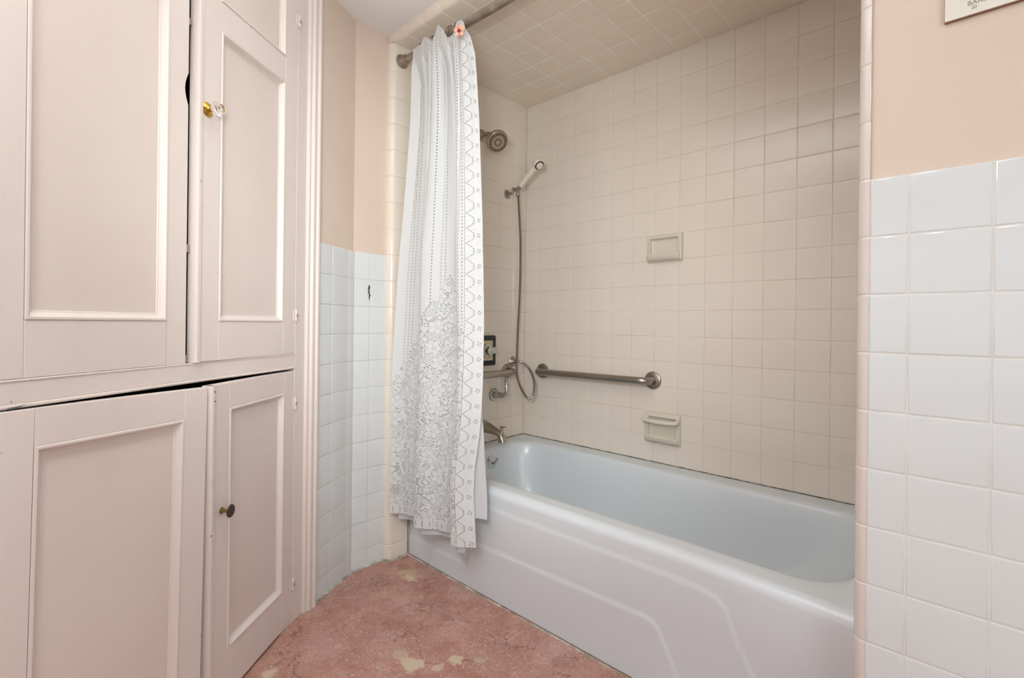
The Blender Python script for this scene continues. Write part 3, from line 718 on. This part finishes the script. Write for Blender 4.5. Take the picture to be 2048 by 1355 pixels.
q = mb.build('nozzles', M['dark'], hd); q['kind'] = 'stuff'

loc = W(0, -1.37, 5.55)
hb_ = thing('handheld_shower', 'white handheld shower with ribbed steel hose on a bracket in the alcove corner', 'shower', loc)
mb = MB(); mb.lathe([(0, .0003), (.023, .0003), (.0235, .003), (.020, .006), (.008, .009), (.007, .030), (0, .030)], (0, 0, 0), (1, 0, 0), 28)
mb.tube(smoothpts([(.028, 0, -.002), (.036, 0, .002), (.038, 0, .018), (.044, 0, .024)], 5), .0058, 14); mb.build('bracket', M['steel'], hb_)
h0 = W(.62, -1.30, 5.68)-loc; h1 = W(2.02, -1.38, 6.72)-loc; hd_ = (h1-h0).normalized()
mb = MB(); mb.tube([W(.36, -1.32, 5.74)-loc, h0, h0+hd_*.006], [.0075, .011, .011], 16)
mb.tube([h0-Vector((0, 0, .002)), h0-Vector((-.001, 0, .026))], [.0085, .0085], 16); mb.tube([h0-Vector((-.001, 0, .024)), h0-Vector((-.001, 0, .034))], [.0105, .0105], 16)
mb.tube([h0, h0+hd_*.028], [.0115, .0105], 18); mb.build('holder', M['steel'], hb_)
mb = MB(); mb.tube([h0+hd_*.022, h0+hd_*.040, h0+hd_*.09, h0+hd_*.13, h0+hd_*.155, h0+hd_*.172], [.0105, .0120, .0130, .0160, .0205, .0225], 22)
mb.build('handle', M['cream_plastic'], hb_)
fd2 = Vector((.72, -.14, -.76)).normalized(); hc2 = h0+hd_*.172+fd2*.004
mb = MB(); mb.lathe([(0, -.026), (.014, -.025), (.023, -.018), (.0275, -.006), (.0275, .008), (.0235, .013), (.0, .013)], hc2, fd2, 30)
hdd = mb.build('spray_head', M['cream_plastic'], hb_)
mb = MB(); mb.lathe([(.0228, .011), (.0232, .0150), (.0185, .0160), (.0178, .012)], hc2, fd2, 30); q = mb.build('black_ring', M['black'], hdd)
mb = MB(); mb.lathe([(0, .012), (.0175, .012), (.0170, .021), (.0125, .024), (.007, .0245), (.006, .021), (0, .021)], hc2, fd2, 24); mb.build('spray_face', M['cream_plastic'], hdd)
mb = MB(); up2 = (hd_.cross(Vector((0, 1, 0)))).normalized(); 
bp = hc2-fd2*.0225; s1 = (hd_+Vector((.25, -.25, -.05))).normalized()
mb.tube([bp-s1*.017, bp+s1*.017], .0042, 10); q = mb.build('black_band', M['black'], hdd)
hose = [W(.63, -1.27, 5.40), W(.62, -1.20, 4.8), W(.60, -1.05, 3.4), W(.56, -.98, 1.9), W(.50, -.95, .6), W(.42, -.95, -.8), W(.40, -.97, -1.9), W(.38, -.96, -2.8), W(.50, -.90, -3.40), W(.80, -.86, -3.88), W(1.08, -.84, -4.06), W(1.31, -.83, -3.84), W(1.37, -.83, -3.29), W(1.13, -.82, -2.76), W(.80, -.83, -2.46), W(.5, -.85, -2.36), W(.22, -.85, -2.36)]
hp = smoothpts([Vector(q) for q in hose], 14)
# resample finely for the ribs
dist = [0]
for a, b_ in zip(hp[:-1], hp[1:]): dist.append(dist[-1]+(b_-a).length)
N = int(dist[-1]/.0016); P = []; j = 0
for i in range(N+1):
    s = dist[-1]*i/N
    while j < len(dist)-2 and dist[j+1] < s: j += 1
    P.append(hp[j].lerp(hp[j+1], (s-dist[j])/(dist[j+1]-dist[j]+1e-9)))
mb = MB(); mb.tube([p-loc for p in P], [.0066 if i % 2 else .0056 for i in range(len(P))], 12); mb.build('hose', M['steel'], hb_)

loc = W(0, -.85, -2.38)
t = thing('hose_outlet', 'small round metal outlet where the hose meets the end wall', 'wall outlet', loc)
mb = MB(); mb.lathe([(0, .0003), (.026, .0003), (.027, .003), (.024, .007), (.014, .012), (.010, .016), (0, .016)], (0, 0, 0), (1, 0, 0), 30); mb.build('flange', M['nickel'], t)
mb = MB(); mb.lathe([(0, .014), (.0095, .014), (.0095, .026), (.0075, .030), (0, .030)], (0, 0, 0), (1, 0, 0), 20); mb.build('nut', M['steel'], t)

loc = W(0, -2.72, -1.80)
t = thing('shower_valve', 'square black and beige shower valve with a chrome knob, half behind the curtain', 'valve', loc)
def rsq(mb, w, h, r, o0, o1, mi=0, inset=.004, cen=(0, 0)):
    lp = []
    for o, e in ((o0, 0), (o1-.003, 0), (o1, inset)):
        L_ = []
        for sy, sz, a0 in ((1, -1, -pi/2), (1, 1, 0), (-1, 1, pi/2), (-1, -1, pi)):
            for k in range(5):
                a = a0+pi/2*k/4; L_.append(Vector((o, cen[0]+sy*(w/2-r-e)+r*math.cos(a), cen[1]+sz*(h/2-r-e)+r*math.sin(a))))
        lp.append(L_+[L_[0]])
    mb.grid(lp, mi); mb.add(lp[-1][:-1], [tuple(range(20))], mi, False)
mb = MB(); rsq(mb, .140, .150, .010, .0004, .011); mb.build('backplate', M['black'], t)
mb = MB(); rsq(mb, .092, .100, .002, .009, .0125, inset=.001); mb.build('dial', M['beige_plastic'], t)
mb = MB(); mb.lathe([(0, .012), (.033, .012), (.035, .016), (.033, .022), (.022, .026), (.020, .045), (0, .046)], (0, 0, 0), (1, 0, 0), 32); kn = mb.build('knob', M['chrome'], t)
mb = MB(); mb.prism([Vector((.026, .004, -.012)), Vector((.026, .040, -.016)), Vector((.026, .046, .0)), Vector((.026, .038, .020)), Vector((.026, .004, .016))], (0, 0, 0), (.022, 0, 0)); mb.build('pointer', M['chrome'], kn, bevel=.003)

loc = W(0, -2.12, -3.85)
t = thing('diverter_valve', 'round chrome wall valve with an upright lever below the grab bar', 'valve', loc)
mb = MB(); mb.lathe([(0, .0003), (.0325, .0003), (.0335, .004), (.031, .008), (.022, .012), (.0, .012)], (0, 0, 0), (1, 0, 0), 34); mb.build('flange', M['chrome'], t)
mb = MB(); mb.lathe([(0, .010), (.0175, .010), (.0170, .045), (.0150, .052), (0, .054)], (0, 0, 0), (1, 0, 0), 28); mb.build('stem', M['chrome'], t)
mb = MB(); mb.tube(smoothpts([(.046, 0, 0), (.062, .004, .002), (.074, .012, .012), (.076, .016, .035), (.072, .018, .060), (.072, .019, .082)], 6), [.013]*6+[.0115]*8+[.0085]*9+[.0088]*4+[.0095]*4, 18)
mb.build('lever', M['chrome'], t)

loc = W(0, -2.9, -5.28)
t = thing('tub_spout', 'brushed nickel tub spout with a pull-up diverter over the tub end', 'tub spout', loc)
mb = MB(); cs = [((0, 0, .012), .033, .031), ((.03, 0, .010), .031, .029), ((.06, 0, .006), .027, .024), ((.09, 0, .001), .023, .019), ((.112, 0, -.003), .020, .016), ((.130, 0, -.008), .019, .016), ((.142, 0, -.019), .019, .0165), ((.147, 0, -.032), .019, .018), ((.149, 0, -.046), .019, .019)]
G_ = []
for i, (c_, w, h) in enumerate(cs):
    c_ = Vector(c_); nx_ = Vector(cs[min(i+1, len(cs)-1)][0])-Vector(cs[max(i-1, 0)][0]); nx_.normalize()
    if i == 0: nx_ = Vector((1, 0, 0))
    if i == len(cs)-1: nx_ = Vector((.15, 0, -1)).normalized()
    s_ = Vector((0, 1, 0)); u2 = nx_.cross(s_)*-1
    G_.append([c_+s_*w*math.cos(2*pi*k/28)+u2*h*math.sin(2*pi*k/28) for k in range(29)])
mb.grid(G_); mb.add(G_[-1][:-1], [tuple(range(28))], 0, False); mb.build('spout', M['nickel'], t)
mb = MB(); mb.tube([(.141, 0, -.004), (.143, 0, .016), (.145, 0, .026)], [.011, .0065, .0055], 14)
mb.box((.136, -.009, .025), (.168, .009, .0295), 0, .0015); mb.build('diverter_knob', M['nickel'], t)

# ---------------------------------------------------------------- curtain rod, rings, curtains
RY = -7.33
def rodz(x): return 9.455-.0125*x
rloc = W(0, RY, 9.455)
rod = thing('shower_curtain_rod', 'worn metal telescoping shower curtain rod across the alcove opening', 'curtain rod', rloc)
mb = MB(); mb.tube([W(.1, RY, rodz(.1))-rloc, W(8, RY, rodz(8))-rloc], .0128, 24); mb.build('inner_tube', M['rod'], rod)
mb = MB(); mb.tube([W(2.95, RY, rodz(2.95))-rloc, W(XL-.1, RY, rodz(XL-.1))-rloc], .0158, 24); mb.build('outer_tube', M['rod'], rod)
for x, s in ((0, 1), (XL, -1)):
    mb = MB(); mb.lathe([(0, .0003), (.027, .0003), (.0285, .003), (.0275, .007), (.023, .009), (.021, .017), (.0185, .020), (.0180, .036), (.0155, .037), (0, .037)], W(x, RY, rodz(x))-rloc, (s, 0, 0), 32)
    mb.build('flange', M['rod'], rod)
def ring(x, tilt, label):
    c_ = W(x, RY, rodz(x)); o = thing('curtain_ring', label, 'curtain ring', c_, 'wire curtain rings on the rod')
    mb = MB(); P = []
    for k in range(36):
        a = 2*pi*k/36; P.append(Vector((math.sin(tilt)*.027*math.sin(a), .0225*math.cos(a), -.0055+.0275*math.sin(a))))
    mb.tube(P, .00135, 8, closed=True); mb.build('wire', M['ring'], o)
    mb = MB(); mb.lathe([(0, -.003), (.0035, -.0015), (.0035, .0015), (0, .003)], P[27], (1, 0, 0), 10); mb.build('hook_bead', M['ring'], o)
ring(1.35, .2, 'wire ring at the far left end of the bunched curtain')
ring(1.98, .3, 'left of the two wire rings at the middle of the bunched curtain')
ring(2.18, -.2, 'right of the two wire rings at the middle of the bunched curtain')
ring(2.88, .45, 'tilted wire ring left of the flower ornament')
ring(3.06, -.35, 'wire ring crossing another, just left of the flower ornament')
ring(3.36, .1, 'wire ring nearest the flower ornament, furthest right on the rod')

def lerp_tab(tab, z):
    tab = sorted(tab)
    if z <= tab[0][0]: return tab[0][1]
    if z >= tab[-1][0]: return tab[-1][1]
    for (a, p), (b_, q) in zip(tab[:-1], tab[1:]):
        if a <= z <= b_:
            t = (z-a)/(b_-a); return p+(q-p)*t
left_tab = [(9.5, 1.08), (6.8, 1.12), (4.96, .98), (1.04, .64), (-1.64, .48), (-5.5, .40), (-7.47, .36), (-7.8, .36)]
right_tab = [(9.02, 3.98), (8.75, 4.12), (7.4, 4.36), (5.87, 4.54), (4.22, 4.68), (2.58, 4.82), (.97, 4.90), (-.63, 4.97), (-2.22, 4.97), (-3.34, 4.93), (-4.16, 4.83), (-5.16, 4.66), (-6.05, 4.62), (-7.0, 4.71), (-7.8, 4.76)]
top_tab = [(0, 9.42), (.15, 9.44), (.20, 9.56), (.25, 9.62), (.34, 9.40), (.40, 9.30), (.44, 9.48), (.47, 9.72), (.52, 9.74), (.58, 9.55), (.63, 9.25), (.70, 9.08), (.76, 9.08), (.81, 9.28), (.86, 9.45), (.92, 9.40), (.97, 9.25), (1, 9.0)]
def cloth(name, mat, xl, xr, ztop, zbot, yoff, amp, nS, nZ, parent, phase=.40, per=.45, extra=1.0, umap=None):
    vs, uv = [], []
    for j in range(nZ+1):
        f = j/nZ
        for i in range(nS+1):
            s = i/nS; zt = ztop(s); zb = zbot(s); z = zt+(zb-zt)*f
            a, b_ = lerp_tab(xl, z), lerp_tab(xr, z)
            top = max(0, min(1, (z-2)/7.0)); low = 1-top
            la, lb = lerp_tab(left_tab, z), lerp_tab(right_tab, z); s0 = s; s = (a+(b_-a)*s-la)/(lb-la)
            ph = 2*pi*(s-phase)/per + .25*math.sin(z*.35)
            y = -amp*(.55+.45*low)*(math.cos(ph)+.22*math.cos(2*ph+.6))
            y += extra*(-.13*top*math.cos(2*pi*s*6.5+.5)*(1 if s < .93 else max(0, (1-s)/.07)) - .04*math.cos(2*pi*s*9+z*.25)*(1-.75*low))
            x = a+(b_-a)*s0 + extra*(.10*top*(1-.8*max(0, min(1, (z-7.8)/1.2)))+.02)*math.sin(2*pi*s*6.5+1.2)*min(1, s0*8)*min(1, (1-s0)*8)
            pinch = max(0, min(1, (z-8.6)/.9)); y = y*(1-.45*pinch)
            drift = -.22*low
            yy = yoff+drift+y; tp_ = max(0, min(1, (z-8.2)/.8)); yy = yy*(1-tp_)+min(yy, -.20+yoff*.4)*tp_
            vs.append(W(x, RY+yy, z)); uv.append((s0, z))
    me = bpy.data.meshes.new(name); w = nS+1
    fs = [(j*w+i, j*w+i+1, (j+1)*w+i+1, (j+1)*w+i) for j in range(nZ) for i in range(nS)]
    me.from_pydata([tuple(v-parent.location) for v in vs], [], fs); me.materials.append(mat)
    ul = me.uv_layers.new(name='cloth')
    for l in me.loops: ul.data[l.index].uv = uv[l.vertex_index]
    me.polygons.foreach_set('use_smooth', [True]*len(fs)); me.update()
    o = bpy.data.objects.new(name, me); COL.objects.link(o); o.parent = parent; return o
def scal(s): return .05*math.sin(s*40)+.02*math.sin(s*95)
cur = thing('shower_curtain', 'white lace shower curtain bunched at the left end of the rod', 'shower curtain', W(2.4, RY, -7.7))
def topf(s): return lerp_tab(top_tab, s)
cloth('lace_panel', M['lace'], left_tab, [(z, x+.012*math.sin(z*7.4)) for z, x in right_tab], topf, lambda s: -7.66, -.12, .26, 150, 190, cur)
lin = thing('shower_curtain_liner', 'plain white cloth liner hanging behind the lace curtain, showing at its lower right', 'curtain liner', W(2.5, RY, -7.8))
ll = [(z, x+.10) for z, x in left_tab]; lr = [(9.0, 3.85), (7, 4.15), (2.6, 4.60), (-.6, 4.76), (-3.3, 4.76), (-4.0, 4.80), (-5.2, 4.82), (-6.3, 4.89), (-6.9, 4.91)]
def lbot(s): return -7.94 if s < .86 else (-7.94+(s-.86)/.04*1.12 if s < .90 else -6.82)
cloth('liner_panel', M['liner'], ll, lr, lambda s: min(9.24, topf(s)-.16), lbot, .13, .26, 150, 120, lin)
# flower pinned at the top right
fc = W(3.93, RY-.47, 8.86); fl_ = thing('flower_ornament', 'small salmon fabric flower with dark red heart pinned to the top of the curtain', 'ornament', fc)
fn = Vector((.35, -.92, -.05)).normalized(); f1 = fn.cross(Vector((0, 0, 1))).normalized(); f2 = f1.cross(fn)
for k in range(5):
    a = 2*pi*k/5+.30; d1 = f1*math.cos(a)+f2*math.sin(a); d2 = fn.cross(d1); G_ = []
    for i in range(9):
        t_ = i/8; r_ = .003+t_*.020; wd = .0095*math.sin(min(1, t_*1.15)*pi*.80+.12)
        G_.append([d1*r_+d2*wd*q_+fn*(.007*math.sin(t_*2.2)-.003*abs(q_)+.002*math.sin(q_*5+k)) for q_ in [j/4 for j in range(-4, 5)]])
    mb = MB(); mb.grid(G_); q = mb.build('petal', M['petal'], fl_); so = q.modifiers.new('s', 'SOLIDIFY'); so.thickness = .0008
mb = MB(); mb.lathe([(0, .001), (.0055, .003), (.006, .006), (.003, .0085), (0, .009)], (0, 0, 0), fn, 16); mb.build('flower_heart', M['petal_heart'], fl_)

# ---------------------------------------------------------------- sign on the right wall
loc = W(15.728, YF+.05, 4.31)
sg = thing('wall_sign', 'ivory rectangular sign with brown edges on the peach wall at top right', 'sign', loc)
mb = MB(); mb.box((0, -.0062, 0), (.40, -.0006, .26), 0, .0005); mb.build('backing', M['brown'], sg)
mb = MB(); mb.box((.0004, -.0085, .0010), (.40, -.0055, .2590), 0, .0004); mb.build('face', M['sign'], sg)
def text(body, x, z, size, rot=0):
    cu = bpy.data.curves.new('lettering', 'FONT'); cu.body = body; cu.size = size; cu.extrude = .0002
    o = bpy.data.objects.new('lettering', cu); COL.objects.link(o)
    dg = bpy.context.evaluated_depsgraph_get(); me = bpy.data.meshes.new_from_object(o.evaluated_get(dg)); bpy.data.objects.remove(o)
    me.materials.clear(); me.materials.append(M['ink'])
    q = bpy.data.objects.new('lettering', me); COL.objects.link(q); q.parent = sg; q.location = (x, -.0088, z); q.rotation_euler = (pi/2, 0, 0); return q
text('BARE', .029, .0170, .0105); text('202', .058, .0170, .0105); text('20', .034, .0095, .0075)
